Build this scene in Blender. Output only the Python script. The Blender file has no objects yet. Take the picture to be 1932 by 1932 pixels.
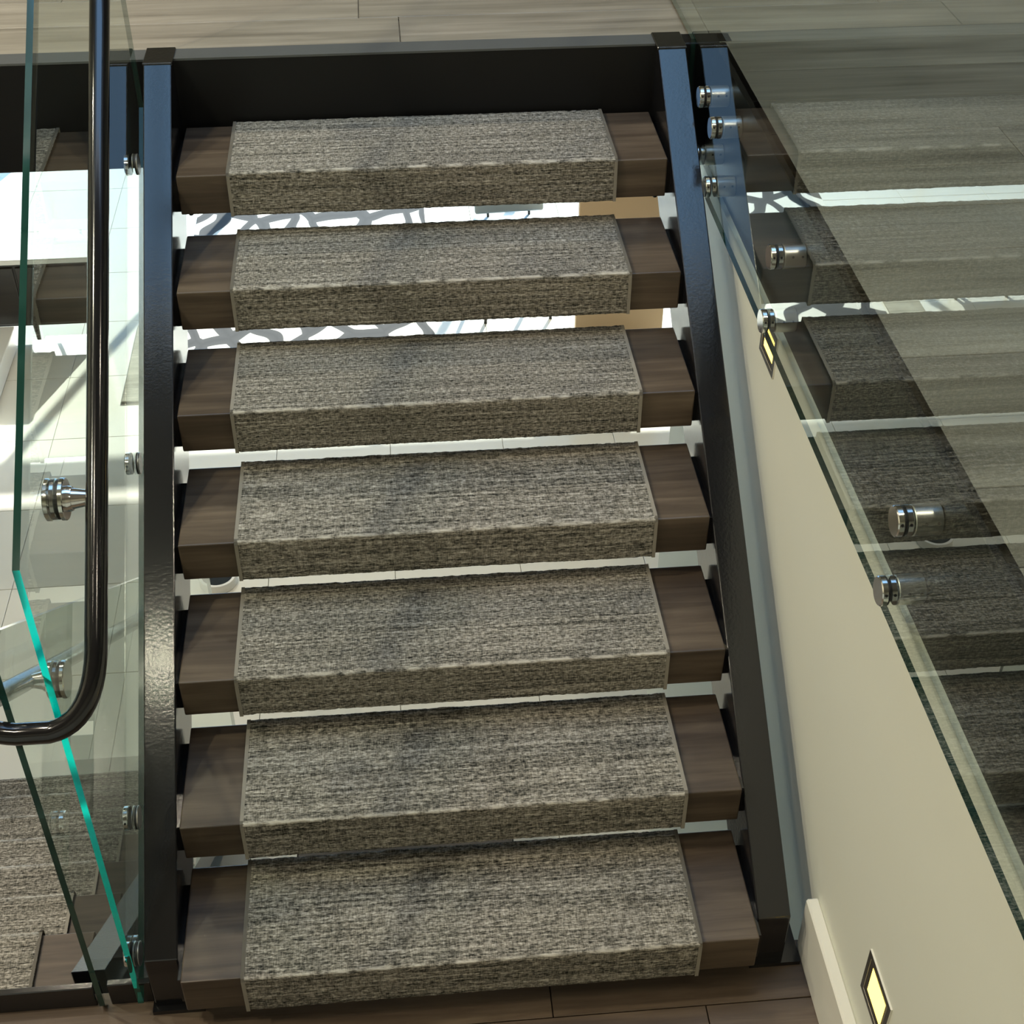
import bpy, bmesh, math, random
import numpy as np
from mathutils import Vector, Matrix

random.seed(7)
SC = bpy.context.scene
C = SC.collection

# ------------------------------------------------------------------ camera
cam = bpy.data.cameras.new('camera')
cam.sensor_width = 36.0
cam.lens = 2673.17 / 1932 * 36.0
cam.clip_start = 0.02
co = bpy.data.objects.new('camera', cam)
co.location = (0.51942, -1.43885, 2.73261)
co.rotation_euler = (0.8911176, -0.0023985, -0.0899735)
C.objects.link(co)
SC.camera = co

# ------------------------------------------------------------------ world, sun, daylight portals, downlights and fill lamps
world = bpy.data.worlds.new('sky')
SC.world = world
world.use_nodes = True
bg = world.node_tree.nodes['Background']
bg.inputs[0].default_value = (0.33, 0.60, 1.0, 1)
bg.inputs[1].default_value = 3.2

SC.view_settings.view_transform = 'Standard'
SC.view_settings.look = 'None'
SC.view_settings.exposure = 0.2
SC.view_settings.gamma = 1.0
SC.view_settings.use_curve_mapping = False

def light(name, kind, loc, rot, energy, color, **kw):
    l = bpy.data.lights.new(name, kind)
    l.energy = energy
    l.color = color
    for k, v in kw.items():
        setattr(l, k, v)
    o = bpy.data.objects.new(name, l)
    o.location = loc
    o.rotation_euler = rot
    C.objects.link(o)
    return o

light('sun', 'SUN', (0, 12, 10), (math.radians(-58), 0, math.radians(-20)), 13.0, (1, 0.96, 0.88), angle=0.01)
SKY_X0, SKY_X1, SKY_Y0, SKY_Y1 = -1.0, 2.25, 0.72, 2.8
CEIL = 4.0
p = light('skylight_portal', 'AREA', ((SKY_X0 + SKY_X1) / 2, (SKY_Y0 + SKY_Y1) / 2, CEIL + 0.02), (0, 0, 0), 1, (1, 1, 1),
          shape='RECTANGLE', size=SKY_X1 - SKY_X0, size_y=SKY_Y1 - SKY_Y0)
p.data.cycles.is_portal = True
WIN_X0, WIN_X1, WIN_Z0, WIN_Z1, WIN_Y = -3.8, 3.6, -1.45, 1.0, 8.2
p = light('window_portal', 'AREA', ((WIN_X0 + WIN_X1) / 2, WIN_Y + 0.02, (WIN_Z0 + WIN_Z1) / 2), (math.radians(-90), 0, 0), 1, (1, 1, 1),
          shape='RECTANGLE', size=WIN_X1 - WIN_X0, size_y=WIN_Z1 - WIN_Z0)
p.data.cycles.is_portal = True
WARM = (1.0, 0.887, 0.69)
for x, y, e in ((2.12, 0.16, 12), (-0.72, -0.72, 14), (-1.7, 0.55, 54), (-2.4, 1.7, 50), (0.6, 3.4, 19), (-1.3, 3.3, 17), (-2.3, -0.4, 34), (1.1, -1.2, 7)):  # unseen; one follows a stringer glint, left ones added to brighten the wall
    light('downlight_fill_lamp', 'AREA', (x, y, CEIL - 0.01), (0, 0, 0), e, WARM, shape='DISK', size=0.13)
for x, y in ((-0.7, 4.2), (0.9, 4.4)):  # unseen fill lamps added to brighten the lower floor
    light('lower_fill_lamp', 'AREA', (x, y, 1.085), (0, 0, 0), 17, WARM, shape='DISK', size=0.13)

# ------------------------------------------------------------------ material helpers
def nmat(name):
    m = bpy.data.materials.new(name)
    m.use_nodes = True
    nt = m.node_tree
    b = nt.nodes['Principled BSDF']
    return m, nt, b

def plain(name, col, rough=0.5, metal=0.0, ior=None, bump=None, spec=None):
    m, nt, b = nmat(name)
    b.inputs['Base Color'].default_value = (*col, 1)
    b.inputs['Roughness'].default_value = rough
    b.inputs['Metallic'].default_value = metal
    if ior:
        b.inputs['IOR'].default_value = ior
    if spec is not None:
        b.inputs['Specular IOR Level'].default_value = spec
    if bump:
        sc, st = bump
        tc = nt.nodes.new('ShaderNodeTexCoord')
        n = nt.nodes.new('ShaderNodeTexNoise')
        n.inputs['Scale'].default_value = sc
        bp = nt.nodes.new('ShaderNodeBump')
        bp.inputs['Strength'].default_value = st
        bp.inputs['Distance'].default_value = 0.002
        nt.links.new(tc.outputs['Object'], n.inputs['Vector'])
        nt.links.new(n.outputs['Fac'], bp.inputs['Height'])
        nt.links.new(bp.outputs['Normal'], b.inputs['Normal'])
    return m

def ramp(nt, stops):
    r = nt.nodes.new('ShaderNodeValToRGB')
    e = r.color_ramp.elements
    while len(e) > 1:
        e.remove(e[0])
    e[0].position, e[0].color = stops[0][0], (*stops[0][1], 1)
    for pos, c in stops[1:]:
        k = e.new(pos)
        k.color = (*c, 1)
    return r

def wood(name, stops, scale=(1.6, 26, 26), rough=0.4, vary=0.25, knots=True):
    """streaky wood, grain along local X, every plank shifted by its own random number"""
    m, nt, b = nmat(name)
    N, L = nt.nodes.new, nt.links.new
    tc = N('ShaderNodeTexCoord')
    oi = N('ShaderNodeObjectInfo')
    off = N('ShaderNodeVectorMath'); off.operation = 'MULTIPLY_ADD'
    cmb = N('ShaderNodeCombineXYZ')
    for i in range(3):
        L(oi.outputs['Random'], cmb.inputs[i])
    off.inputs[1].default_value = (37.0, 53.0, 17.0)
    L(cmb.outputs[0], off.inputs[0])
    L(tc.outputs['Object'], off.inputs[2])
    mp = N('ShaderNodeMapping')
    mp.inputs['Scale'].default_value = scale
    L(off.outputs[0], mp.inputs['Vector'])
    n1 = N('ShaderNodeTexNoise')
    n1.inputs['Scale'].default_value = 1.0
    n1.inputs['Detail'].default_value = 7.0
    n1.inputs['Roughness'].default_value = 0.62
    n1.inputs['Distortion'].default_value = 0.5
    L(mp.outputs[0], n1.inputs['Vector'])
    mp2 = N('ShaderNodeMapping')
    mp2.inputs['Scale'].default_value = (scale[0] * 0.9, scale[1] * 0.2, scale[2] * 0.2)
    L(off.outputs[0], mp2.inputs['Vector'])
    n2 = N('ShaderNodeTexNoise')
    n2.inputs['Scale'].default_value = 1.0
    n2.inputs['Detail'].default_value = 3.0
    L(mp2.outputs[0], n2.inputs['Vector'])
    mix = N('ShaderNodeMath'); mix.operation = 'MULTIPLY_ADD'
    mix.inputs[1].default_value = 0.6
    L(n1.outputs['Fac'], mix.inputs[0])
    h = N('ShaderNodeMath'); h.operation = 'MULTIPLY'
    h.inputs[1].default_value = 0.42
    L(n2.outputs['Fac'], h.inputs[0])
    L(h.outputs[0], mix.inputs[2])
    r = ramp(nt, stops)
    L(mix.outputs[0], r.inputs['Fac'])
    hsv = N('ShaderNodeHueSaturation')
    v = N('ShaderNodeMath'); v.operation = 'MULTIPLY_ADD'
    v.inputs[1].default_value = vary
    v.inputs[2].default_value = 1.0 - vary / 2
    L(oi.outputs['Random'], v.inputs[0])
    L(v.outputs[0], hsv.inputs['Value'])
    L(r.outputs['Color'], hsv.inputs['Color'])
    L(hsv.outputs['Color'], b.inputs['Base Color'])
    b.inputs['Roughness'].default_value = rough
    bp = N('ShaderNodeBump')
    bp.inputs['Strength'].default_value = 0.25
    bp.inputs['Distance'].default_value = 0.0015
    L(n1.outputs['Fac'], bp.inputs['Height'])
    L(bp.outputs['Normal'], b.inputs['Normal'])
    return m

def carpet_mat(name, gain=1.0):
    m, nt, b = nmat(name)
    N, L = nt.nodes.new, nt.links.new
    uv = N('ShaderNodeUVMap')
    oi = N('ShaderNodeObjectInfo')
    cmb = N('ShaderNodeCombineXYZ')
    for i in range(3):
        L(oi.outputs['Random'], cmb.inputs[i])
    off = N('ShaderNodeVectorMath'); off.operation = 'MULTIPLY_ADD'
    off.inputs[1].default_value = (31, 47, 13)
    L(cmb.outputs[0], off.inputs[0])
    L(uv.outputs[0], off.inputs[2])
    def noise(sx, sy, det, rg=0.6):
        mp = N('ShaderNodeMapping')
        mp.inputs['Scale'].default_value = (sx, sy, 1)
        L(off.outputs[0], mp.inputs['Vector'])
        n = N('ShaderNodeTexNoise')
        n.inputs['Scale'].default_value = 1.0
        n.inputs['Detail'].default_value = det
        n.inputs['Roughness'].default_value = rg
        L(mp.outputs[0], n.inputs['Vector'])
        return n.outputs['Fac']
    weft = noise(85, 270, 4, 0.66)          # short horizontal yarn flecks
    band = noise(2.2, 150, 4, 0.7)          # long horizontal streaks
    warp = noise(420, 60, 2)          # fine cross threads
    a = N('ShaderNodeMath'); a.operation = 'MULTIPLY_ADD'; a.inputs[1].default_value = 0.5
    L(weft, a.inputs[0])
    b1 = N('ShaderNodeMath'); b1.operation = 'MULTIPLY_ADD'; b1.inputs[1].default_value = 0.32
    L(band, b1.inputs[0])
    c1 = N('ShaderNodeMath'); c1.operation = 'MULTIPLY'; c1.inputs[1].default_value = 0.18
    L(warp, c1.inputs[0])
    L(c1.outputs[0], b1.inputs[2])
    L(b1.outputs[0], a.inputs[2])
    g = gain
    r = ramp(nt, [(0.385, (0.015 * g, 0.016 * g, 0.013 * g)), (0.445, (0.095 * g, 0.09 * g, 0.075 * g)),
                  (0.51, (0.25 * g, 0.23 * g, 0.192 * g)), (0.56, (0.42 * g, 0.39 * g, 0.335 * g)), (0.63, (0.66 * g, 0.62 * g, 0.55 * g))])
    L(a.outputs[0], r.inputs['Fac'])
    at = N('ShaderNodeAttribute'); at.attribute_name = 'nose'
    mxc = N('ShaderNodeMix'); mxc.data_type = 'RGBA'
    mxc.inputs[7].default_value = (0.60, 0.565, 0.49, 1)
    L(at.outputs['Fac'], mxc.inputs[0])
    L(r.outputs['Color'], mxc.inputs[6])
    L(mxc.outputs[2], b.inputs['Base Color'])
    b.inputs['Roughness'].default_value = 0.95
    b.inputs['Specular IOR Level'].default_value = 0.1
    bp = N('ShaderNodeBump')
    bp.inputs['Strength'].default_value = 0.9
    bp.inputs['Distance'].default_value = 0.003
    L(a.outputs[0], bp.inputs['Height'])
    L(bp.outputs['Normal'], b.inputs['Normal'])
    return m

def glass_mat(name, tint=(0.88, 0.95, 0.915)):
    """thin-sheet glass: Fresnel mirror plus straight see-through, both faces counted on the outer one"""
    m = bpy.data.materials.new(name)
    m.use_nodes = True
    nt = m.node_tree
    nt.nodes.clear()
    N, L = nt.nodes.new, nt.links.new
    out = N('ShaderNodeOutputMaterial')
    tr = N('ShaderNodeBsdfTransparent'); tr.inputs[0].default_value = (*tint, 1)
    tr2 = N('ShaderNodeBsdfTransparent'); tr2.inputs[0].default_value = (1, 1, 1, 1)
    gl = N('ShaderNodeBsdfGlossy'); gl.inputs['Roughness'].default_value = 0.0
    gl.inputs['Color'].default_value = (0.95, 1.0, 0.97, 1)
    fr = N('ShaderNodeFresnel'); fr.inputs['IOR'].default_value = 1.52
    a = N('ShaderNodeMath'); a.operation = 'MULTIPLY'; a.inputs[1].default_value = 2.0
    b = N('ShaderNodeMath'); b.operation = 'ADD'; b.inputs[1].default_value = 1.0
    c = N('ShaderNodeMath'); c.operation = 'DIVIDE'
    L(fr.outputs[0], a.inputs[0]); L(fr.outputs[0], b.inputs[0])
    L(a.outputs[0], c.inputs[0]); L(b.outputs[0], c.inputs[1])
    mx = N('ShaderNodeMixShader')
    L(c.outputs[0], mx.inputs[0]); L(tr.outputs[0], mx.inputs[1]); L(gl.outputs[0], mx.inputs[2])
    ge = N('ShaderNodeNewGeometry')
    mx2 = N('ShaderNodeMixShader')
    L(ge.outputs['Backfacing'], mx2.inputs[0]); L(mx.outputs[0], mx2.inputs[1]); L(tr2.outputs[0], mx2.inputs[2])
    L(mx2.outputs[0], out.inputs['Surface'])
    return m

M = {}
M['tread'] = wood('tread_wood', [(0.30, (0.028, 0.018, 0.012)), (0.50, (0.078, 0.056, 0.038)), (0.72, (0.155, 0.116, 0.08))], (2.2, 34, 34), 0.38, 0.18)
M['landing'] = wood('landing_wood', [(0.30, (0.035, 0.024, 0.016)), (0.50, (0.10, 0.07, 0.046)), (0.72, (0.19, 0.14, 0.096))], (2.0, 24, 24), 0.4, 0.25)
M['floor'] = wood('floor_wood', [(0.28, (0.095, 0.084, 0.064)), (0.46, (0.205, 0.185, 0.145)), (0.70, (0.345, 0.315, 0.255))], (1.5, 24, 24), 0.38, 0.30)
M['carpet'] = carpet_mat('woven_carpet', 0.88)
M['binding'] = plain('carpet_binding', (0.28, 0.255, 0.21), 0.9, bump=(900, 0.5))
M['steel'] = plain('blackened_steel', (0.008, 0.008, 0.009), 0.16, ior=1.6, bump=(140, 0.10))
M['fascia'] = plain('black_fascia_paint', (0.006, 0.006, 0.006), 0.4, spec=0.3)
M['flange'] = plain('flange_reflection_grey', (0.085, 0.092, 0.092), 0.4, bump=(80, 0.1))  # brighter reflection on the flange put into a lighter grey base
M['rail'] = plain('black_rail_enamel', (0.006, 0.006, 0.007), 0.14, ior=1.6)
M['chrome'] = plain('polished_steel', (0.82, 0.82, 0.80), 0.15, 1.0)
M['barrel'] = plain('brushed_steel', (0.78, 0.77, 0.74), 0.34, 1.0)
M['rubber'] = plain('black_rubber', (0.01, 0.01, 0.01), 0.5)
M['glass'] = glass_mat('guard_glass')
def edge_mat(name, col, trans):
    m, nt, b = nmat(name)
    b.inputs['Base Color'].default_value = (*col, 1)
    b.inputs['Roughness'].default_value = 0.06
    b.inputs['Transmission Weight'].default_value = trans
    b.inputs['IOR'].default_value = 1.5
    return m
M['edge'] = edge_mat('glass_edge', (0.006, 0.035, 0.026), 0.05)
M['edge_lit'] = edge_mat('lit_glass_edge', (0.0, 0.15, 0.105), 0.75)  # same glass; light piped through this edge put into a brighter green
M['wall'] = plain('cream_wall_paint', (0.725, 0.73, 0.625), 0.6, bump=(120, 0.05))
M['base'] = plain('cream_baseboard_paint', (0.78, 0.76, 0.66), 0.4)
M['ceil'] = plain('ceiling_paint', (0.40, 0.385, 0.36), 0.8)
M['tile'] = plain('pale_floor_tile', (0.80, 0.78, 0.70), 0.16)
M['grout'] = plain('tile_grout', (0.55, 0.53, 0.47), 0.8)
M['tan'] = plain('tan_panel', (0.52, 0.37, 0.22), 0.6, bump=(40, 0.1))
M['dark'] = wood('dark_cabinet_wood', [(0.3, (0.012, 0.01, 0.008)), (0.7, (0.035, 0.028, 0.022))], (1.5, 20, 20), 0.35, 0.1)
M['white'] = plain('white_lacquer', (0.82, 0.81, 0.77), 0.3)
M['bowl_black'] = plain('black_glaze', (0.012, 0.012, 0.012), 0.12)
M['chairfab'] = plain('grey_blue_chair_shell', (0.30, 0.36, 0.40), 0.4)
M['bronze'] = plain('dark_bronze_recess', (0.05, 0.045, 0.035), 0.4)
lm, lnt, lb = nmat('step_light_lens')
lb.inputs['Base Color'].default_value = (0.9, 0.8, 0.3, 1)
lb.inputs['Emission Color'].default_value = (1.0, 0.66, 0.11, 1)
lb.inputs['Emission Strength'].default_value = 3.2
M['lens'] = lm

def rug_pattern():
    m, nt, b = nmat('rug_loop_pattern')
    N, L = nt.nodes.new, nt.links.new
    tc = N('ShaderNodeTexCoord')
    nz = N('ShaderNodeTexNoise'); nz.inputs['Scale'].default_value = 2.2; nz.inputs['Detail'].default_value = 1.0
    L(tc.outputs['Object'], nz.inputs['Vector'])
    ad = N('ShaderNodeVectorMath'); ad.operation = 'MULTIPLY_ADD'
    ad.inputs[1].default_value = (0.35, 0.35, 0.0)
    L(nz.outputs['Color'], ad.inputs[0]); L(tc.outputs['Object'], ad.inputs[2])
    mp = N('ShaderNodeMapping'); mp.inputs['Scale'].default_value = (4.6, 3.0, 1)
    L(ad.outputs[0], mp.inputs['Vector'])
    vo = N('ShaderNodeTexVoronoi'); vo.feature = 'DISTANCE_TO_EDGE'; vo.voronoi_dimensions = '2D'
    vo.inputs['Scale'].default_value = 1.0
    L(mp.outputs[0], vo.inputs['Vector'])
    r = ramp(nt, [(0.0, (0.055, 0.055, 0.06)), (0.15, (0.07, 0.07, 0.075)), (0.17, (0.78, 0.77, 0.72)), (1.0, (0.78, 0.77, 0.72))])
    L(vo.outputs['Distance'], r.inputs['Fac'])
    L(r.outputs['Color'], b.inputs['Base Color'])
    b.inputs['Roughness'].default_value = 0.95
    return m
M['rug'] = rug_pattern()
M['mat'] = wood('woven_mat_stripes', [(0.3, (0.16, 0.15, 0.12)), (0.7, (0.48, 0.46, 0.38))], (6, 60, 60), 0.95, 0.1)

# ------------------------------------------------------------------ geometry helpers
def link(name, me, mats, parent=None):
    o = bpy.data.objects.new(name, me)
    C.objects.link(o)
    for k in (mats if isinstance(mats, (list, tuple)) else [mats]):
        if len(me.materials) < (len(mats) if isinstance(mats, (list, tuple)) else 1):
            me.materials.append(M[k])
    if parent:
        o.parent = parent
    return o

def from_bm(name, bm, mats, parent=None, smooth=False):
    bmesh.ops.recalc_face_normals(bm, faces=bm.faces)
    me = bpy.data.meshes.new(name)
    bm.to_mesh(me)
    bm.free()
    if smooth:
        for f in me.polygons:
            f.use_smooth = True
    return link(name, me, mats, parent)

def box_bm(x0, x1, y0, y1, z0, z1, bev=0.0, seg=1):
    bm = bmesh.new()
    bmesh.ops.create_cube(bm, size=1.0)
    for v in bm.verts:
        v.co = Vector(((x0 + x1) / 2 + v.co.x * (x1 - x0), (y0 + y1) / 2 + v.co.y * (y1 - y0), (z0 + z1) / 2 + v.co.z * (z1 - z0)))
    if bev:
        bmesh.ops.bevel(bm, geom=bm.edges[:], offset=bev, segments=seg, affect='EDGES', profile=0.5)
    return bm

def box(name, x0, x1, y0, y1, z0, z1, mat, parent=None, bev=0.0, seg=1):
    """a box whose origin sits at its own centre"""
    cx, cy, cz = (x0 + x1) / 2, (y0 + y1) / 2, (z0 + z1) / 2
    o = from_bm(name, box_bm(x0 - cx, x1 - cx, y0 - cy, y1 - cy, z0 - cz, z1 - cz, bev, seg), mat, None)
    place(o, (cx, cy, cz), parent)
    return o

def place(o, loc, parent):
    loc = Vector(loc)
    if parent:
        o.parent = parent
        pw = Vector(parent.location)
        if parent.parent:
            pw = pw + Vector(parent.parent.location)
        o.location = loc - pw
    else:
        o.location = loc

def prism_yz(name, poly, x0, x1, mats, parent=None, side_index=0, bev=0.0):
    """polygon in the YZ plane pushed from x0 to x1; the rim faces take material side_index"""
    bm = bmesh.new()
    a = [bm.verts.new((x0, y, z)) for y, z in poly]
    b = [bm.verts.new((x1, y, z)) for y, z in poly]
    bm.faces.new(a)
    bm.faces.new(list(reversed(b)))
    n = len(poly)
    for i in range(n):
        f = bm.faces.new((a[i], b[i], b[(i + 1) % n], a[(i + 1) % n]))
        f.material_index = side_index
    if bev:
        bmesh.ops.bevel(bm, geom=bm.edges[:], offset=bev, segments=2, affect='EDGES', profile=0.5)
    o = from_bm(name, bm, mats, None)
    if parent:
        place(o, (0, 0, 0), parent)
    return o

def tube_bm(pts, r, seg=20, cap=True, bm=None):
    bm = bm or bmesh.new()
    pts = [Vector(q) for q in pts]
    T = []
    for i in range(len(pts)):
        a = pts[max(i - 1, 0)]
        b = pts[min(i + 1, len(pts) - 1)]
        T.append((b - a).normalized())
    u = T[0].orthogonal().normalized()
    rings = []
    for i, q in enumerate(pts):
        u = (u - T[i] * u.dot(T[i])).normalized()
        w = T[i].cross(u)
        rr = r[i] if isinstance(r, (list, tuple)) else r
        rings.append([bm.verts.new(q + (u * math.cos(2 * math.pi * k / seg) + w * math.sin(2 * math.pi * k / seg)) * rr) for k in range(seg)])
    for i in range(len(rings) - 1):
        for k in range(seg):
            bm.faces.new((rings[i][k], rings[i][(k + 1) % seg], rings[i + 1][(k + 1) % seg], rings[i + 1][k]))
    if cap:
        bm.faces.new(list(reversed(rings[0])))
        bm.faces.new(rings[-1])
    return bm

def lathe_x_bm(profile, seg=28):
    """profile: (x, radius) points, turned about the X axis"""
    bm = bmesh.new()
    rings = []
    for x, r in profile:
        rings.append([bm.verts.new((x, r * math.cos(2 * math.pi * k / seg), r * math.sin(2 * math.pi * k / seg))) for k in range(seg)])
    for i in range(len(rings) - 1):
        for k in range(seg):
            bm.faces.new((rings[i][k], rings[i][(k + 1) % seg], rings[i + 1][(k + 1) % seg], rings[i + 1][k]))
    bm.faces.new(rings[0])
    bm.faces.new(rings[-1])
    return bm

def lathe_z_bm(profile, seg=32):
    bm = bmesh.new()
    rings = []
    for r, z in profile:
        rings.append([bm.verts.new((r * math.cos(2 * math.pi * k / seg), r * math.sin(2 * math.pi * k / seg), z)) for k in range(seg)])
    for i in range(len(rings) - 1):
        for k in range(seg):
            bm.faces.new((rings[i][k], rings[i][(k + 1) % seg], rings[i + 1][(k + 1) % seg], rings[i + 1][k]))
    bm.faces.new(rings[0])
    bm.faces.new(rings[-1])
    return bm

def smooth_angle(o, deg=35):
    me = o.data
    for f in me.polygons:
        f.use_smooth = True
    bm = bmesh.new()
    bm.from_mesh(me)
    for e in bm.edges:
        if len(e.link_faces) == 2 and e.calc_face_angle(0) > math.radians(deg):
            e.smooth = False
    bm.to_mesh(me)
    bm.free()
    return o

def tag(o, label, cat, group=None):
    o['label'] = label
    o['category'] = cat
    if group:
        o['group'] = group
    return o

def thing(name, label, cat, loc=(0, 0, 0), group=None):
    o = bpy.data.objects.new(name, None)
    o.empty_display_size = 0.1
    C.objects.link(o)
    o.location = loc
    return tag(o, label, cat, group)

def struct(o, label=None):
    o['kind'] = 'structure'
    if label:
        o['label'] = label
    return o

# ------------------------------------------------------------------ measures
RISE, RUN, DEP, THK = 0.17332, 0.25467, 0.2857, 0.1013
ZF = 8 * RISE                       # upper floor
ZL = -1.56                          # lower floor
W = 1.2                             # tread length
HY0, HY1 = 2.085, 2.15              # header beam
XF = 1.362                          # side fascia face
ZB = 1.072                          # underside of the edge beams
XW = 1.350                          # wall below the fascia
YN = -0.90                          # near edge of the stairwell
LR = 0.195                          # rise of the lower flight
LN0 = 0.405                         # landing nosing of the lower flight
LSL = LR / RUN
XL = -1.62                          # far side of the lower flight

def sl_r(y): return 0.159 + (y - 0.310) * (1.391 - 0.159) / (2.054 - 0.310)
def sl_l(y): return 0.177 + (y - 0.316) * (1.387 - 0.177) / (2.047 - 0.316)
def sl_low(y): return -0.012 - (y - 0.425) * LSL

# ------------------------------------------------------------------ the setting: upper floor
uf = struct(box('floor', -4.0, XF + 0.0, HY1, 8.0, 1.11, ZF - 0.012, 'floor'), 'upper floor of pale grey-brown wooden planks around the stairwell')
uf2 = struct(box('floor_side_slab', XF + 0.03, 5.0, YN, HY1, 1.11, ZF - 0.012, 'floor'))
uf2b = struct(box('floor_far_slab', XF + 0.0, 5.0, HY1, 8.0, 1.11, ZF - 0.012, 'floor'))
uf3 = struct(box('floor_near_slab', -4.0, 5.0, -4.0, YN, 1.11, ZF, 'floor'))
uf4 = struct(box('floor_left_slab', -4.0, XL - 0.0, YN, HY0, 1.11, ZF, 'floor'))

def planks(name, parent, mat, x0, x1, y0, y1, wid, ztop, thick, lens, seed, gap=0.0022):
    rnd = random.Random(seed)
    meshes = {}
    y = y0
    while y < y1 - 0.02:
        yb = min(y + wid, y1)
        x = x0 - rnd.uniform(0, 0.8)
        while x < x1 - 0.02:
            ln = rnd.choice(lens)
            a, b = max(x, x0), min(x + ln, x1)
            x += ln
            if b - a < 0.05:
                continue
            key = (round(b - a, 3), round(yb - y, 3))
            if key not in meshes:
                bm = box_bm(-(key[0] - gap) / 2, (key[0] - gap) / 2, -(key[1] - gap) / 2, (key[1] - gap) / 2, -thick, 0, 0.0012)
                bmesh.ops.recalc_face_normals(bm, faces=bm.faces)
                me = bpy.data.meshes.new(name)
                bm.to_mesh(me)
                bm.free()
                me.materials.append(M[mat])
                meshes[key] = me
            o = bpy.data.objects.new(name, meshes[key])
            C.objects.link(o)
            place(o, ((a + b) / 2, (y + yb) / 2, ztop), parent)
        y = yb

planks('plank', uf, 'floor', -1.0, XF, HY1, 2.15 + 0.186 * 4, 0.186, ZF, 0.011, (1.15, 1.4, 1.75), 3)
planks('plank', uf2b, 'floor', XF, 3.0, HY1, 2.15 + 0.186 * 4, 0.186, ZF, 0.011, (1.15, 1.4, 1.75), 13)
planks('plank', uf2, 'floor', XF + 0.012, 2.75, YN, HY1, 0.186, ZF, 0.011, (1.15, 1.4, 1.75), 5)

# steel edge beams round the well
hdr = struct(box('trim_1', -4.0, XF + 0.05, HY0, HY1, 1.098, ZF, 'fascia', bev=0.003), 'black steel header beam at the head of the stairs')
box('flange', -1.6, 1.208, HY0 - 0.001, HY1, ZF - 0.004, ZF + 0.0015, 'flange', hdr)
fas = struct(box('trim_2', XF, XF + 0.03, YN, HY0, ZB, ZF - 0.0, 'fascia', bev=0.002), 'black steel fascia along the edge of the upper floor')

# walls of the well and of the rooms
wr = struct(box('wall_right', XW, XW + 0.14, YN, HY0 + 0.06, ZL, ZB, 'wall'), 'cream painted wall beside the stairs')
wn = struct(box('wall_near', -1.8, XW, YN - 0.12, YN, ZL, 1.11, 'wall'))
struct(box('wall_left', -4.12, -4.0, -4, 8.2, ZL, CEIL, 'wall'))
struct(box('wall_far_right', 5.0, 5.12, -4, 8.2, ZL, CEIL, 'wall'))
struct(box('wall_behind', -4.0, 5.0, -4.12, -4.0, ZL, CEIL, 'wall'))
struct(box('wall_back_upper', -4.0, 5.0, 8.0, 8.12, 1.11, CEIL, 'wall'))
struct(box('wall_back_left', -4.0, WIN_X0, WIN_Y, WIN_Y + 0.12, ZL, 1.11, 'wall'))
struct(box('wall_back_right', WIN_X1, 5.0, WIN_Y, WIN_Y + 0.12, ZL, 1.11, 'wall'))
struct(box('wall_back_top', WIN_X0, WIN_X1, WIN_Y, WIN_Y + 0.12, WIN_Z1, 1.11, 'wall'))
# ceiling; unseen shaft round the skylight added to keep direct sun out
struct(box('ceiling', -4, 5, -4, SKY_Y0, CEIL, CEIL + 0.1, 'ceil'))
struct(box('ceiling_back', -4, 5, SKY_Y1, 8.2, CEIL, CEIL + 0.1, 'ceil'))
struct(box('ceiling_left', -4, SKY_X0, SKY_Y0, SKY_Y1, CEIL, CEIL + 0.1, 'ceil'))
struct(box('ceiling_right', SKY_X1, 5, SKY_Y0, SKY_Y1, CEIL, CEIL + 0.1, 'ceil'))
for nm, a in (('skylight_sun_block_near', (SKY_X0, SKY_X1, SKY_Y0 - 0.1, SKY_Y0)), ('skylight_sun_block_far', (SKY_X0, SKY_X1, SKY_Y1, SKY_Y1 + 0.1)),
              ('skylight_sun_block_left', (SKY_X0 - 0.1, SKY_X0, SKY_Y0, SKY_Y1)), ('skylight_sun_block_right', (SKY_X1, SKY_X1 + 0.1, SKY_Y0, SKY_Y1))):
    struct(box(nm, *a, CEIL + 0.1, CEIL + 1.8, 'ceil'))
# ceiling of the lower room is the underside of the slabs; lower floor
lf = struct(box('floor_lower', -4, 5, -4, 8.3, ZL - 0.1, ZL - 0.012, 'grout'), 'pale tiled floor of the room below')
TS = 0.575
tb = box_bm(-TS / 2 + 0.0015, TS / 2 - 0.0015, -TS / 2 + 0.0015, TS / 2 - 0.0015, -0.012, 0, 0.001)
tme = bpy.data.meshes.new('tile')
tb.to_mesh(tme); tb.free()
tme.materials.append(M['tile'])
x = -1.29 - 2 * TS
while x < 4.3:
    y = 4.07 - 4 * TS
    while y < 8.0:
        o = bpy.data.objects.new('tile', tme)
        C.objects.link(o)
        place(o, (x + TS / 2, y + TS / 2, ZL), lf)
        y += TS
    x += TS
struct(box('floor_lower_near', -4, 5, -4, 4.07 - 4 * TS, ZL - 0.012, ZL, 'tile'))
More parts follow.
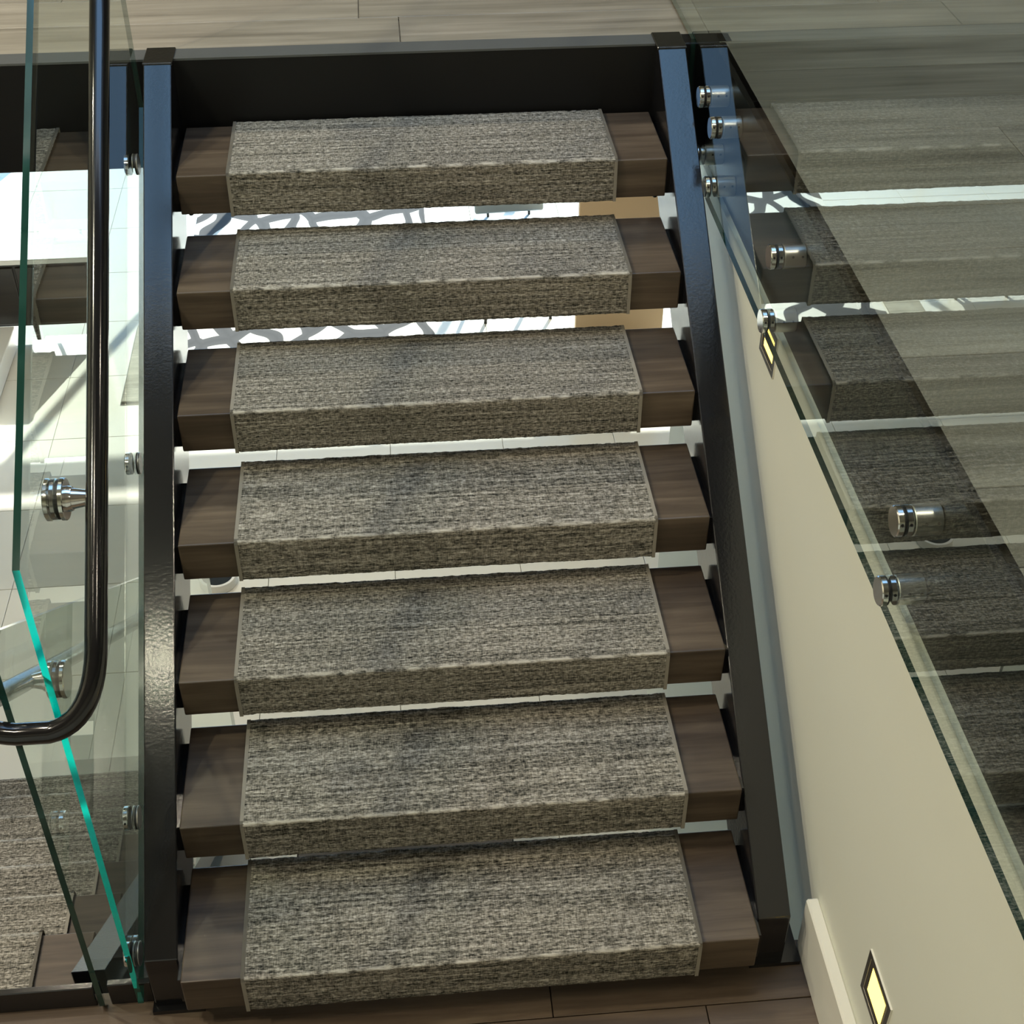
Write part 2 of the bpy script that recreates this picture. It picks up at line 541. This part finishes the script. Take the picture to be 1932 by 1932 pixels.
# wide window of the lower room
wf = bpy.data.objects.new('window_1', None)
C.objects.link(wf)
wf.location = ((WIN_X0 + WIN_X1) / 2, WIN_Y + 0.06, WIN_Z0)
struct(wf, 'wide dark framed window of the lower room')
for i in range(5):
    xx = WIN_X0 + (WIN_X1 - WIN_X0) * i / 4
    box('mullion', xx - 0.025, xx + 0.025, WIN_Y + 0.03, WIN_Y + 0.09, WIN_Z0, WIN_Z1, 'steel', wf)
for i in range(4):
    a = WIN_X0 + (WIN_X1 - WIN_X0) * i / 4 + 0.025
    b = WIN_X0 + (WIN_X1 - WIN_X0) * (i + 1) / 4 - 0.025
    box('pane', a, b, WIN_Y + 0.055, WIN_Y + 0.063, WIN_Z0, WIN_Z1, 'glass', wf)
struct(box('window_sill', WIN_X0, WIN_X1, WIN_Y, WIN_Y + 0.12, ZL, WIN_Z0, 'wall'))

# landing
ld = struct(box('floor_landing', XL, XW, YN, 0.36, -0.22, -0.012, 'fascia'), 'dark brown wooden landing at the foot of the stairs')
planks('plank', ld, 'landing', XL, XW, YN, 0.36, 0.186, 0.0, 0.011, (1.15, 1.4, 1.75), 8)
bb = struct(box('baseboard_right', 1.322, XW, YN, 0.345, 0.0, 0.172, 'base', bev=0.004), 'cream baseboard along the landing wall')
# steel kerb at the open edge of the landing
kerb = struct(box('trim_3', XL, -0.205, 0.33, 0.345, -0.05, 0.066, 'steel', bev=0.002), 'black steel kerb at the open edge of the landing')
kerb2 = struct(box('trim_4', -0.176, -0.084, 0.33, 0.345, -0.05, 0.07, 'steel', bev=0.002), 'short black steel kerb block between two glass panels')

# ------------------------------------------------------------------ upper staircase
st = thing('staircase', 'open-riser staircase with dark wood treads between two black steel stringers', 'staircase', (0.6, 0.3, 0))
def stringer(f, xa, xb):
    D = 0.26
    yk = 0.31
    # where the sloped underside leaves the landing
    yb = yk
    while f(yb) - D < 0.0:
        yb += 0.005
    poly = [(yk, 0.0), (yk, f(yk)), (2.05, f(2.05)), (2.085, f(2.05)), (2.085, f(2.085) - D), (yb, 0.0)]
    s = prism_yz('stringer', poly, xa, xb, 'steel', st, bev=0.003)
    c = box('cap', xa - 0.002, xb + 0.002, 2.047, 2.152, ZF - 0.004, ZF + 0.006, 'steel', s, bev=0.002)
    box('base_plate', xa - 0.005, xb + 0.036, 0.296, 0.42, 0.0, 0.012, 'steel', s)
    return s
stringer(sl_r, 1.21, 1.282)
stringer(sl_l, -0.079, -0.01)

tread_me = None
for n in range(1, 8):
    y0, zt = n * RUN, n * RISE
    t = box('tread', 0, W, y0, y0 + DEP, zt - THK, zt, 'tread', st, bev=0.003, seg=2)
    for s in (-1, 1):
        xa, xb = (-0.0102, 0.035) if s < 0 else (W - 0.035, W + 0.0102)
        b = box('bracket', xa, xb, y0 + 0.03, y0 + 0.20, zt - THK - 0.006, zt - THK + 0.001, 'steel', t)
        bx_ = -0.004 if s < 0 else W + 0.004
        xx = 0.016 if s < 0 else W - 0.016
        o = from_bm('bolt', tube_bm([(0, 0, 0), (0, 0, -0.022)], 0.0055, 8), 'steel')
        o.parent = t
        o.location = Vector((xx, y0 + 0.05, zt - THK - 0.003)) - Vector(t.location) - Vector(st.location)
    # plain hanger plates between tread end and stringer
    for xa, xb in ((-0.0102, 0.0005), (W - 0.0005, W + 0.0102)):
        box('hanger', xa, xb, y0 + 0.02, y0 + DEP - 0.03, zt - THK + 0.004, zt - 0.02, 'steel', t)

# ------------------------------------------------------------------ carpets
def value_noise(rng, nu, nv, cu, cv):
    """smooth random field sampled nu x nv with cells of cu x cv samples"""
    gu, gv = int(nu / cu) + 3, int(nv / cv) + 3
    g = rng.random((gu, gv))
    u = np.arange(nu) / cu
    v = np.arange(nv) / cv
    iu, iv = u.astype(int), v.astype(int)
    fu, fv = (u - iu)[:, None], (v - iv)[None, :]
    fu, fv = fu * fu * (3 - 2 * fu), fv * fv * (3 - 2 * fv)
    a, b = g[iu][:, iv], g[iu + 1][:, iv]
    c, d = g[iu][:, iv + 1], g[iu + 1][:, iv + 1]
    return a * (1 - fu) * (1 - fv) + b * fu * (1 - fv) + c * (1 - fu) * fv + d * fu * fv

def carpet_mesh(length, depth, drop, t, seed, du=0.0045, dv=0.004, amp=0.0032, bulge=0.0, r=0.009, nose_w=0.0028):
    """pad lying on a tread (front top corner at y=0, z=0), bent over the nose and tucked below; local x runs 0..length"""
    prof = []                                                  # (y, z, ny, nz)
    def seg(p0, p1, nrm, step):
        n = max(1, int(round(math.dist(p0, p1) / step)))
        for i in range(n):
            k = i / n
            prof.append((p0[0] + (p1[0] - p0[0]) * k, p0[1] + (p1[1] - p0[1]) * k, *nrm))
    # tucked edge at the back, the top, the rounded nose, the front, the lower curl
    seg((depth + t * 0.55, -0.03), (depth + t * 0.55, -0.002), (1, 0), dv)
    seg((depth + t * 0.3, t * 0.8), (depth - 0.012, t), (0.4, 0.9), dv)
    seg((depth - 0.012, t), (-t + r, t), (0, 1), dv)
    for i in range(7):
        a = math.pi / 2 * i / 7
        prof.append((-t + r - r * math.sin(a), t - r + r * math.cos(a), -math.sin(a), math.cos(a)))
    seg((-t, t - r), (-t, -drop + 0.004), (-1, 0), dv)
    for i in range(5):
        a = math.pi / 2 * i / 4
        prof.append((-t + 0.008 - 0.008 * math.cos(a), -drop + 0.004 - 0.009 * math.sin(a), -math.cos(a), -math.sin(a)))
    seg((-t + 0.012, -drop - 0.005), (0.03, -drop - 0.005), (0, -1), dv * 2)
    prof = np.array(prof)
    prof[:, 1] += np.where(prof[:, 3] > 0.3, bulge * np.exp(-((prof[:, 0] - 0.004) / 0.020) ** 2), 0.0)
    nv = len(prof)
    nu = int(length / du) + 1
    rng = np.random.default_rng(seed)
    h = 0.55 * value_noise(rng, nu, nv, 3.0, 1.0) + 0.30 * value_noise(rng, nu, nv, 14.0, 2.2) + 0.35 * rng.random((nu, nv)) - 0.6
    h *= amp
    xs = np.linspace(0, length, nu)
    edge = np.minimum(1.0, np.minimum(np.arange(nu), nu - 1 - np.arange(nu)) / 2.0)[:, None]
    h = h * edge - (1 - edge) * 0.002
    V = np.empty((nu, nv, 3))
    V[:, :, 0] = xs[:, None]
    V[:, :, 1] = prof[None, :, 0] + h * prof[None, :, 2]
    V[:, :, 2] = prof[None, :, 1] + h * prof[None, :, 3]
    arc = np.concatenate([[0], np.cumsum(np.hypot(np.diff(prof[:, 0]), np.diff(prof[:, 1])))])
    idx = np.arange(nu * nv).reshape(nu, nv)
    q = np.stack([idx[:-1, :-1], idx[:-1, 1:], idx[1:, 1:], idx[1:, :-1]], -1).reshape(-1, 4)
    me = bpy.data.meshes.new('carpet_pad')
    me.vertices.add(nu * nv)
    me.vertices.foreach_set('co', V.reshape(-1))
    me.loops.add(q.size)
    me.loops.foreach_set('vertex_index', q.reshape(-1).astype(np.int32))
    me.polygons.add(len(q))
    me.polygons.foreach_set('loop_start', np.arange(0, q.size, 4, dtype=np.int32))
    me.polygons.foreach_set('loop_total', np.full(len(q), 4, dtype=np.int32))
    me.polygons.foreach_set('use_smooth', np.ones(len(q), dtype=bool))
    me.update(calc_edges=True)
    uv = me.uv_layers.new(name='UVMap')
    U = np.stack([np.broadcast_to(xs[:, None], (nu, nv)), np.broadcast_to(arc[None, :], (nu, nv))], -1).reshape(-1, 2)
    uv.data.foreach_set('uv', U[q.reshape(-1)].reshape(-1).astype(np.float32))
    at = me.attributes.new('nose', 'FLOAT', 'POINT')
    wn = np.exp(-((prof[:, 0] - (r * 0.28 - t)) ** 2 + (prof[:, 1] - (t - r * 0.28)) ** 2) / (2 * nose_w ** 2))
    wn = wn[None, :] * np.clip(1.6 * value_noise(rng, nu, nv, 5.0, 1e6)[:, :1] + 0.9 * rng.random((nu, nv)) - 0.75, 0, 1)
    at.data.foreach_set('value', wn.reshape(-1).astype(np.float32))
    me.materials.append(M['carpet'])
    return me

def binding_mesh(depth, drop, t):
    """sewn edge: a flat strip following the same bend, 7 mm wide"""
    path = [(depth + 0.002, -0.03), (depth + 0.002, t + 0.0005), (0.0, t + 0.0005), (-t * 0.7, t * 0.8), (-t - 0.0008, 0.0), (-t - 0.0008, -drop - 0.004), (0.03, -drop - 0.0055)]
    bm = bmesh.new()
    prev = None
    for y, z in path:
        cur = [bm.verts.new((0, y, z)), bm.verts.new((0.008, y, z))]
        if prev:
            bm.faces.new((prev[0], prev[1], cur[1], cur[0]))
        prev = cur
    # give the strip thickness downwards onto the pad
    g = bmesh.ops.solidify(bm, geom=bm.faces[:], thickness=0.003)
    bmesh.ops.recalc_face_normals(bm, faces=bm.faces)
    me = bpy.data.meshes.new('binding')
    bm.to_mesh(me); bm.free()
    me.materials.append(M['binding'])
    return me

CX0, CX1, CT = 0.123, 1.076, 0.010
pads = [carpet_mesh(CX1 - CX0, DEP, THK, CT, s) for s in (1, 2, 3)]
bind = binding_mesh(DEP, THK, CT)
ORD = ['lowest', 'second', 'third', 'fourth', 'fifth', 'sixth', 'topmost']
for n in range(1, 8):
    jx = (0.0, 0.004, -0.003, 0.002, -0.002, 0.003, -0.002)[n - 1]
    o = bpy.data.objects.new('carpet_pad', pads[n % 3])
    C.objects.link(o)
    o.location = (CX0 + jx, n * RUN, n * RISE + 0.0005)
    w = ORD[n - 1]
    tag(o, 'taupe woven carpet pad wrapped over the %s tread of the upper flight' % w, 'carpet', 'carpet pads on the upper flight')
    for xx in (0.0, CX1 - CX0 - 0.008):
        b = bpy.data.objects.new('binding', bind)
        C.objects.link(b)
        b.parent = o
        b.location = (xx, 0, 0)

# ------------------------------------------------------------------ lower flight
lx0, lx1 = -1.49, -0.29
ls = thing('staircase', 'lower open-riser flight of carpeted treads descending from the landing', 'staircase', (-0.9, 0.5, ZL))
def low_stringer(xa, xb):
    D = 0.26
    ye = 0.425 + (-ZL - 0.012) / LSL
    yb = 0.425 + (-ZL - 0.012 - D) / LSL
    poly = [(0.425, sl_low(0.425)), (ye, ZL), (yb, ZL), (0.425, sl_low(0.425) - D)]
    return prism_yz('stringer', poly, xa, xb, 'steel', ls, bev=0.003)
low_stringer(-0.28, -0.205)
low_stringer(-1.575, -1.50)
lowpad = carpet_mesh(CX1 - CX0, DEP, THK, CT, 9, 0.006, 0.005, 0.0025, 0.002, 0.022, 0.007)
LORD = ['first', 'second', 'third', 'fourth', 'fifth', 'sixth', 'seventh']
for k in range(1, 8):
    nose = LN0 + k * RUN
    zt = -k * LR
    t = box('tread', lx0, lx1, nose - DEP, nose, zt - THK, zt, 'tread', ls, bev=0.003)
    for xa, xb in ((lx0 - 0.0102, lx0 + 0.0005), (lx1 - 0.0005, lx1 + 0.0102)):
        box('hanger', xa, xb, nose - 0.25, nose - 0.03, zt - THK + 0.004, zt - 0.02, 'steel', t)
    o = bpy.data.objects.new('carpet_pad', lowpad)
    C.objects.link(o)
    o.location = (lx1 - CX0, nose, zt + 0.0005)
    o.rotation_euler.z = math.pi
    tag(o, 'taupe woven carpet pad wrapped over the %s tread below the landing' % LORD[k - 1], 'carpet', 'carpet pads on the lower flight')
    for xx in (0.0, CX1 - CX0 - 0.008):
        b = bpy.data.objects.new('binding', bind)
        C.objects.link(b)
        b.parent = o
        b.location = (xx, 0, 0)

# ------------------------------------------------------------------ standoffs
def shared(bm, mat, smooth=True):
    bmesh.ops.recalc_face_normals(bm, faces=bm.faces)
    me = bpy.data.meshes.new('m')
    bm.to_mesh(me); bm.free()
    me.materials.append(M[mat])
    o = bpy.data.objects.new('tmp', me)
    smooth_angle(o, 30)
    bpy.data.objects.remove(o)
    return me

def bevelled_cyl(x0, x1, r, b=0.0018):
    s = 1 if x1 > x0 else -1
    return lathe_x_bm([(x0, r - b), (x0 + s * b, r), (x1 - s * b, r), (x1, r - b)])

GT = 0.012                                                     # glass thickness
SR = 0.026
# built for glass to the right: x=0 is the stair-side glass face, +x through the glass to its support
SO = {'cap': shared(bevelled_cyl(-0.0135, -0.0015, SR), 'chrome'),
      'gasket': shared(bevelled_cyl(-0.002, 0.0, SR * 0.97, 0.0004), 'rubber'),
      'gasket_in': shared(bevelled_cyl(GT, GT + 0.003, SR * 0.97, 0.0004), 'rubber')}
def screw_mesh():
    bm = lathe_x_bm([(-0.0137, 0.0032), (-0.0142, 0.003), (-0.0142, 0.0008)], 10)
    return shared(bm, 'rubber')
def hole_mesh():
    bm = bmesh.new()
    bmesh.ops.create_cone(bm, cap_ends=True, segments=10, radius1=0.0026, radius2=0.0026, depth=0.0012)
    return shared(bm, 'rubber')
HOLE = hole_mesh()

def standoff(parent, x, y, z, sgn, blen, rz=0.0):
    """sgn +1: support lies towards +x"""
    s = bpy.data.objects.new('standoff', BAR[(round(blen, 3))])
    C.objects.link(s)
    place(s, (x, y, z), parent)
    s.scale.x = sgn
    for k in ('cap', 'gasket', 'gasket_in'):
        o = bpy.data.objects.new(k.split('_')[0], SO[k])
        C.objects.link(o)
        o.parent = s
    for ang, xx in ((2.6, -0.0075), (2.6, GT + 0.02), (2.6, GT + 0.04)):
        if xx > GT + blen - 0.005:
            continue
        o = bpy.data.objects.new('set_screw', HOLE)
        C.objects.link(o)
        o.parent = s
        o.location = (xx, SR * -math.cos(ang - 2.2), SR * math.sin(ang - 2.2))
        o.rotation_euler = (math.radians(90) - (ang - 2.2), 0, 0)
    return s

BAR = {}
for bl in (0.05, 0.007):
    BAR[round(bl, 3)] = shared(bevelled_cyl(GT + 0.003, GT + bl, SR), 'barrel')

def pane(name, poly, x0, x1, parent):
    return prism_yz(name, poly, x0, x1, ['glass', 'edge'], parent, side_index=1)

# right guard, bolted to the fascia
GX = 1.300
ZA = 1.108
gr = thing('glass_guard', 'clear glass guard on chrome standoffs along the edge of the upper floor', 'glass guard', (GX, 0.6, ZA))
pane('glass_pane', [(YN - 0.3, ZA), (2.080, ZA), (2.080, ZF + 0.012), (3.4, ZF + 0.012), (3.4, ZF + 1.07), (YN - 0.3, ZF + 1.07)], GX, GX + GT, gr)
for y, z in ((1.887, 1.325), (1.887, 1.171), (1.737, 1.310), (1.737, 1.156), (1.117, 1.300), (1.117, 1.146), (0.250, 1.300), (0.250, 1.150)):
    standoff(gr, GX, y, z, 1, 0.05)

# left guard of the upper flight, bolted to the stringer's outer face
GL = -0.098
gl = thing('glass_guard', 'sloping clear glass guard beside the upper flight, green along its edge', 'glass guard', (GL, 1.0, 0.5))
pl = [(0.30, 0.042), (2.07, 0.042 + 1.77 * 0.694), (2.07, 1.258 + 1.77 * 0.694), (0.30, 1.258)]
gp = pane('glass_pane', pl, GL - GT, GL, gl)
gp.data.materials.append(M['edge_lit'])
for f in gp.data.polygons:
    if f.normal.y < -0.99:
        f.material_index = 2
for y, z in ((1.835, 1.225), (1.225, 0.775), (0.565, 0.325), (0.345, 0.155)):
    s = standoff(gl, GL - GT, y, z, 1, 0.007)

# guard of the lower flight
G2 = -0.190
gw = thing('glass_guard', 'sloping clear glass guard with dark edge beside the lower flight', 'glass guard', (G2, 0.9, 0))
zt0 = 1.095
yend = 2.30
pw = [(0.315, 0.02), (0.43, -0.13), (yend, -0.13 - (yend - 0.43) * LSL), (yend, zt0 - (yend - 0.335) * LSL), (0.335, zt0), (0.315, zt0)]
pane('glass_pane', pw, G2 - GT / 2, G2 + GT / 2, gw)
BAR[0.02] = shared(bevelled_cyl(GT + 0.003, GT + 0.02, SR), 'chrome')
for y in (0.62, 1.25, 1.9):
    s = standoff(gw, G2 + GT / 2, y, sl_low(y) - 0.05, -1, 0.02)

# ------------------------------------------------------------------ handrail
hr = thing('handrail', 'continuous black tubular handrail bending at the landing beside the glass guards', 'handrail', (-0.03, 0.3, 0.9))
def quad(a, c, b, n=12):
    a, b, c = Vector(a), Vector(b), Vector(c)
    return [a * (1 - t) ** 2 + c * 2 * t * (1 - t) + b * t * t for t in [i / n for i in range(n + 1)]]
def up(y): return (-0.03, y, 1.036 + (y - 0.376) * 0.717)
XH = -0.255
def dn(y): return (XH, y, 0.820 - (y - 0.464) * 0.763)
path = [Vector(up(2.25)), Vector(up(1.2))]
path += quad(up(0.375), (-0.03, 0.272, 0.935), (-0.115, 0.272, 0.916))
path += quad((-0.170, 0.272, 0.916), (XH, 0.272, 0.930), dn(0.36))
path += [Vector(dn(1.2)), Vector(dn(2.2))]
RR = 0.0195
rl = from_bm('rail', tube_bm(path, RR, 24), 'rail', None, smooth=True)
place(rl, (0, 0, 0), hr)
def bracket(xg0, xg1, xp, y, z, rp=0.0):
    """two clamping discs either side of the glass and a cone out to the rail"""
    d = 1 if xp > xg1 else -1
    xin, xout = (xg1, xg0) if d > 0 else (xg0, xg1)
    b = from_bm('rail_bracket', lathe_x_bm([(0.0025 * d, 0.036), (0.004 * d, 0.0385), (0.0105 * d, 0.0385), (0.012 * d, 0.037), (0.012 * d, 0.0235), (0.016 * d, 0.0235),
                                            (0.0225 * d, 0.0215), (0.0225 * d, 0.019), (abs(xp - xin) * d, 0.0105)]), 'chrome')
    smooth_angle(b, 25)
    place(b, (xin, y, z), hr)
    g = from_bm('gasket', lathe_x_bm([(0.003 * d, 0.036), (-(abs(xg1 - xg0) + 0.003) * d, 0.036)]), 'rubber')
    g.parent = b
    o = from_bm('back_disc', lathe_x_bm([(-(abs(xg1 - xg0) + 0.002) * d, 0.036), (-(abs(xg1 - xg0) + 0.0035) * d, 0.0385), (-(abs(xg1 - xg0) + 0.010) * d, 0.0385), (-(abs(xg1 - xg0) + 0.0115) * d, 0.037)]), 'chrome')
    smooth_angle(o, 25)
    o.parent = b
    return b
bracket(GL - GT, GL, -0.03, 0.592, 1.170)
bracket(GL - GT, GL, -0.03, 1.62, up(1.62)[2] - 0.01)
bracket(G2 - GT / 2, G2 + GT / 2, XH, 0.60, dn(0.60)[2])
bracket(G2 - GT / 2, G2 + GT / 2, XH, 1.50, dn(1.50)[2])

# ------------------------------------------------------------------ step lights on the wall
def step_light(y0, y1, z0, z1, label):
    t = thing('step_light', label, 'step light', (XW, (y0 + y1) / 2, (z0 + z1) / 2), 'recessed step lights')
    f = 0.018
    fr = []
    d = 0.004
    bm = bmesh.new()
    cy, cz = (y0 + y1) / 2, (z0 + z1) / 2
    def ring(m, x):
        return [bm.verts.new((x, yy, zz)) for yy, zz in ((y0 + m - cy, z0 + m - cz), (y1 - m - cy, z0 + m - cz), (y1 - m - cy, z1 - m - cz), (y0 + m - cy, z1 - m - cz))]
    r0, r1, r2, r3 = ring(0, 0.001), ring(0, -d), ring(0.013, -d), ring(0.013, -0.002)
    for a, b in ((r0, r1), (r1, r2), (r2, r3)):
        for i in range(4):
            bm.faces.new((a[i], a[(i + 1) % 4], b[(i + 1) % 4], b[i]))
    fo = from_bm('frame', bm, ['base', 'bronze'], t)
    for f in fo.data.polygons:
        if abs(f.normal.x) > 0.9:
            f.material_index = 1
    # dark sloping recess
    bm = bmesh.new()
    q0, q1 = ring(0.013, -0.0035), ring(0.027, -0.001)
    for i in range(4):
        bm.faces.new((q0[i], q0[(i + 1) % 4], q1[(i + 1) % 4], q1[i]))
    from_bm('recess', bm, 'bronze', t)
    bm = bmesh.new()
    bm.faces.new(ring(0.025, -0.0015))
    from_bm('lens', bm, 'lens', t)
    return t
step_light(-0.062, 0.068, 0.270, 0.392, 'small square recessed step light glowing yellow above the landing baseboard')
step_light(1.165, 1.295, 0.962, 1.067, 'small recessed step light high on the cream wall just below the black fascia')

# ------------------------------------------------------------------ the room below
# patterned rug
def flat_rug(name, x0, x1, y0, y1, t, mat, label):
    cx, cy = (x0 + x1) / 2, (y0 + y1) / 2
    o = box(name, x0, x1, y0, y1, ZL, ZL + t, mat, None, bev=t * 0.4, seg=2)
    return tag(o, label, 'rug')
flat_rug('area_rug', -0.75, 0.716, 5.12, 7.35, 0.012, 'rug', 'white area rug with looping dark grey network pattern in the room below')
flat_rug('floor_mat', -0.98, -0.765, 4.94, 5.72, 0.014, 'mat', 'narrow grey-beige woven mat on the tiles beside the patterned rug')

# dark sideboard on short legs
sb = thing('console_table', 'narrow dark wooden console with top whitened for sun glare on short legs in the room below', 'console', (-1.75, 5.68, ZL))
box('body', -2.35, -1.16, 5.6, 5.75, ZL + 0.11, ZL + 0.50, 'dark', sb, bev=0.004)
box('top', -2.37, -1.145, 5.585, 5.76, ZL + 0.50, ZL + 0.53, 'white', sb, bev=0.004)  # sun glare on the top put into its white colour
for i in range(3):
    a = -2.33 + i * 0.39
    d = box('door', a, a + 0.375, 5.588, 5.602, ZL + 0.13, ZL + 0.48, 'dark', sb, bev=0.002)
for x, y in ((-2.25, 5.63), (-1.52, 5.63), (-1.21, 5.63), (-2.25, 5.72), (-1.22, 5.72)):
    o = from_bm('leg', tube_bm([(0, 0, 0.12), (0, 0, 0)], [0.018, 0.011], 12), 'dark')
    place(o, (x, y, ZL), sb)
# low white plinth along the side
plz = thing('plinth', 'low white plinth standing on the tiles in front of the dark console', 'plinth', (-1.9, 5.0, ZL))
box('body', -2.2, -1.62, 4.2, 5.52, ZL + 0.02, ZL + 0.14, 'white', plz, bev=0.004)
box('base', -2.18, -1.64, 4.22, 5.50, ZL, ZL + 0.02, 'bronze', plz)
box('top', -2.21, -1.61, 4.19, 5.53, ZL + 0.14, ZL + 0.155, 'white', plz, bev=0.003)

# pet bowl
bowl = thing('pet_bowl', 'small white bowl with black inside on the tiled floor under the stairs', 'bowl', (-0.365, 3.46, ZL))
o = from_bm('shell', lathe_z_bm([(0.06, 0.0), (0.085, 0.003), (0.082, 0.02), (0.086, 0.04), (0.083, 0.046), (0.070, 0.046), (0.066, 0.04)]), 'white', bowl)
smooth_angle(o, 50)
o = from_bm('inside', lathe_z_bm([(0.071, 0.0465), (0.060, 0.030), (0.035, 0.018), (0.004, 0.016)]), 'bowl_black', bowl)
smooth_angle(o, 50)

# dark thing glimpsed under the stairs; chest shape added to darken the pane reflection
ch = thing('added_dark_chest', 'dark chest added to darken the glass reflection, on the floor under the upper flight', 'chest', (0.45, 1.75, ZL))
box('body', 0.08, 0.80, 1.32, 2.16, ZL + 0.02, ZL + 0.27, 'dark', ch, bev=0.005)
box('lid', 0.065, 0.815, 1.305, 2.175, ZL + 0.27, ZL + 0.305, 'dark', ch, bev=0.006)
box('plinth_base', 0.10, 0.78, 1.34, 2.14, ZL, ZL + 0.022, 'bronze', ch)
box('latch', 0.42, 0.46, 2.158, 2.172, ZL + 0.20, ZL + 0.275, 'chrome', ch)

# chairs by the rug
def chair(loc, rz, label):
    t = thing('dining_chair', label, 'chair', loc)
    t.rotation_euler.z = rz
    bm = box_bm(-0.21, 0.21, -0.21, 0.21, 0.43, 0.47, 0.018, 3)
    s = from_bm('seat', bm, 'chairfab', t); smooth_angle(s, 40)
    bm = box_bm(-0.20, 0.20, 0.185, 0.215, 0.50, 0.86, 0.014, 3)
    for v in bm.verts:
        v.co.y += (v.co.z - 0.45) * 0.18 + 0.06 * (abs(v.co.x) / 0.2) ** 2 * -0.5
    s = from_bm('backrest', bm, 'chairfab', t); smooth_angle(s, 40)
    for sx in (-1, 1):
        for sy in (-1, 1):
            top = (sx * 0.16, sy * 0.16, 0.435)
            bot = (sx * 0.19, sy * 0.20, 0.0)
            from_bm('leg', tube_bm([top, bot], [0.014, 0.010], 10), 'rail', t, smooth=True)
        from_bm('back_post', tube_bm([(sx * 0.12, 0.19, 0.45), (sx * 0.12, 0.24, 0.56)], 0.008, 8), 'rail', t, smooth=True)
    return t
chair((1.19, 5.80, ZL), 0.05, 'grey-blue shell chair on dark legs beside the edge of the patterned rug')
# tan panel screen
ts = thing('panel_screen', 'tall plain tan panel screen standing in the room below', 'screen', (1.75, 5.3, ZL))
box('panel', 1.49, 1.98, 5.28, 5.32, ZL + 0.03, ZL + 2.1, 'tan', ts, bev=0.003)
for x in (1.57, 1.90):
    box('foot', x - 0.02, x + 0.02, 5.15, 5.45, ZL, ZL + 0.032, 'steel', ts)
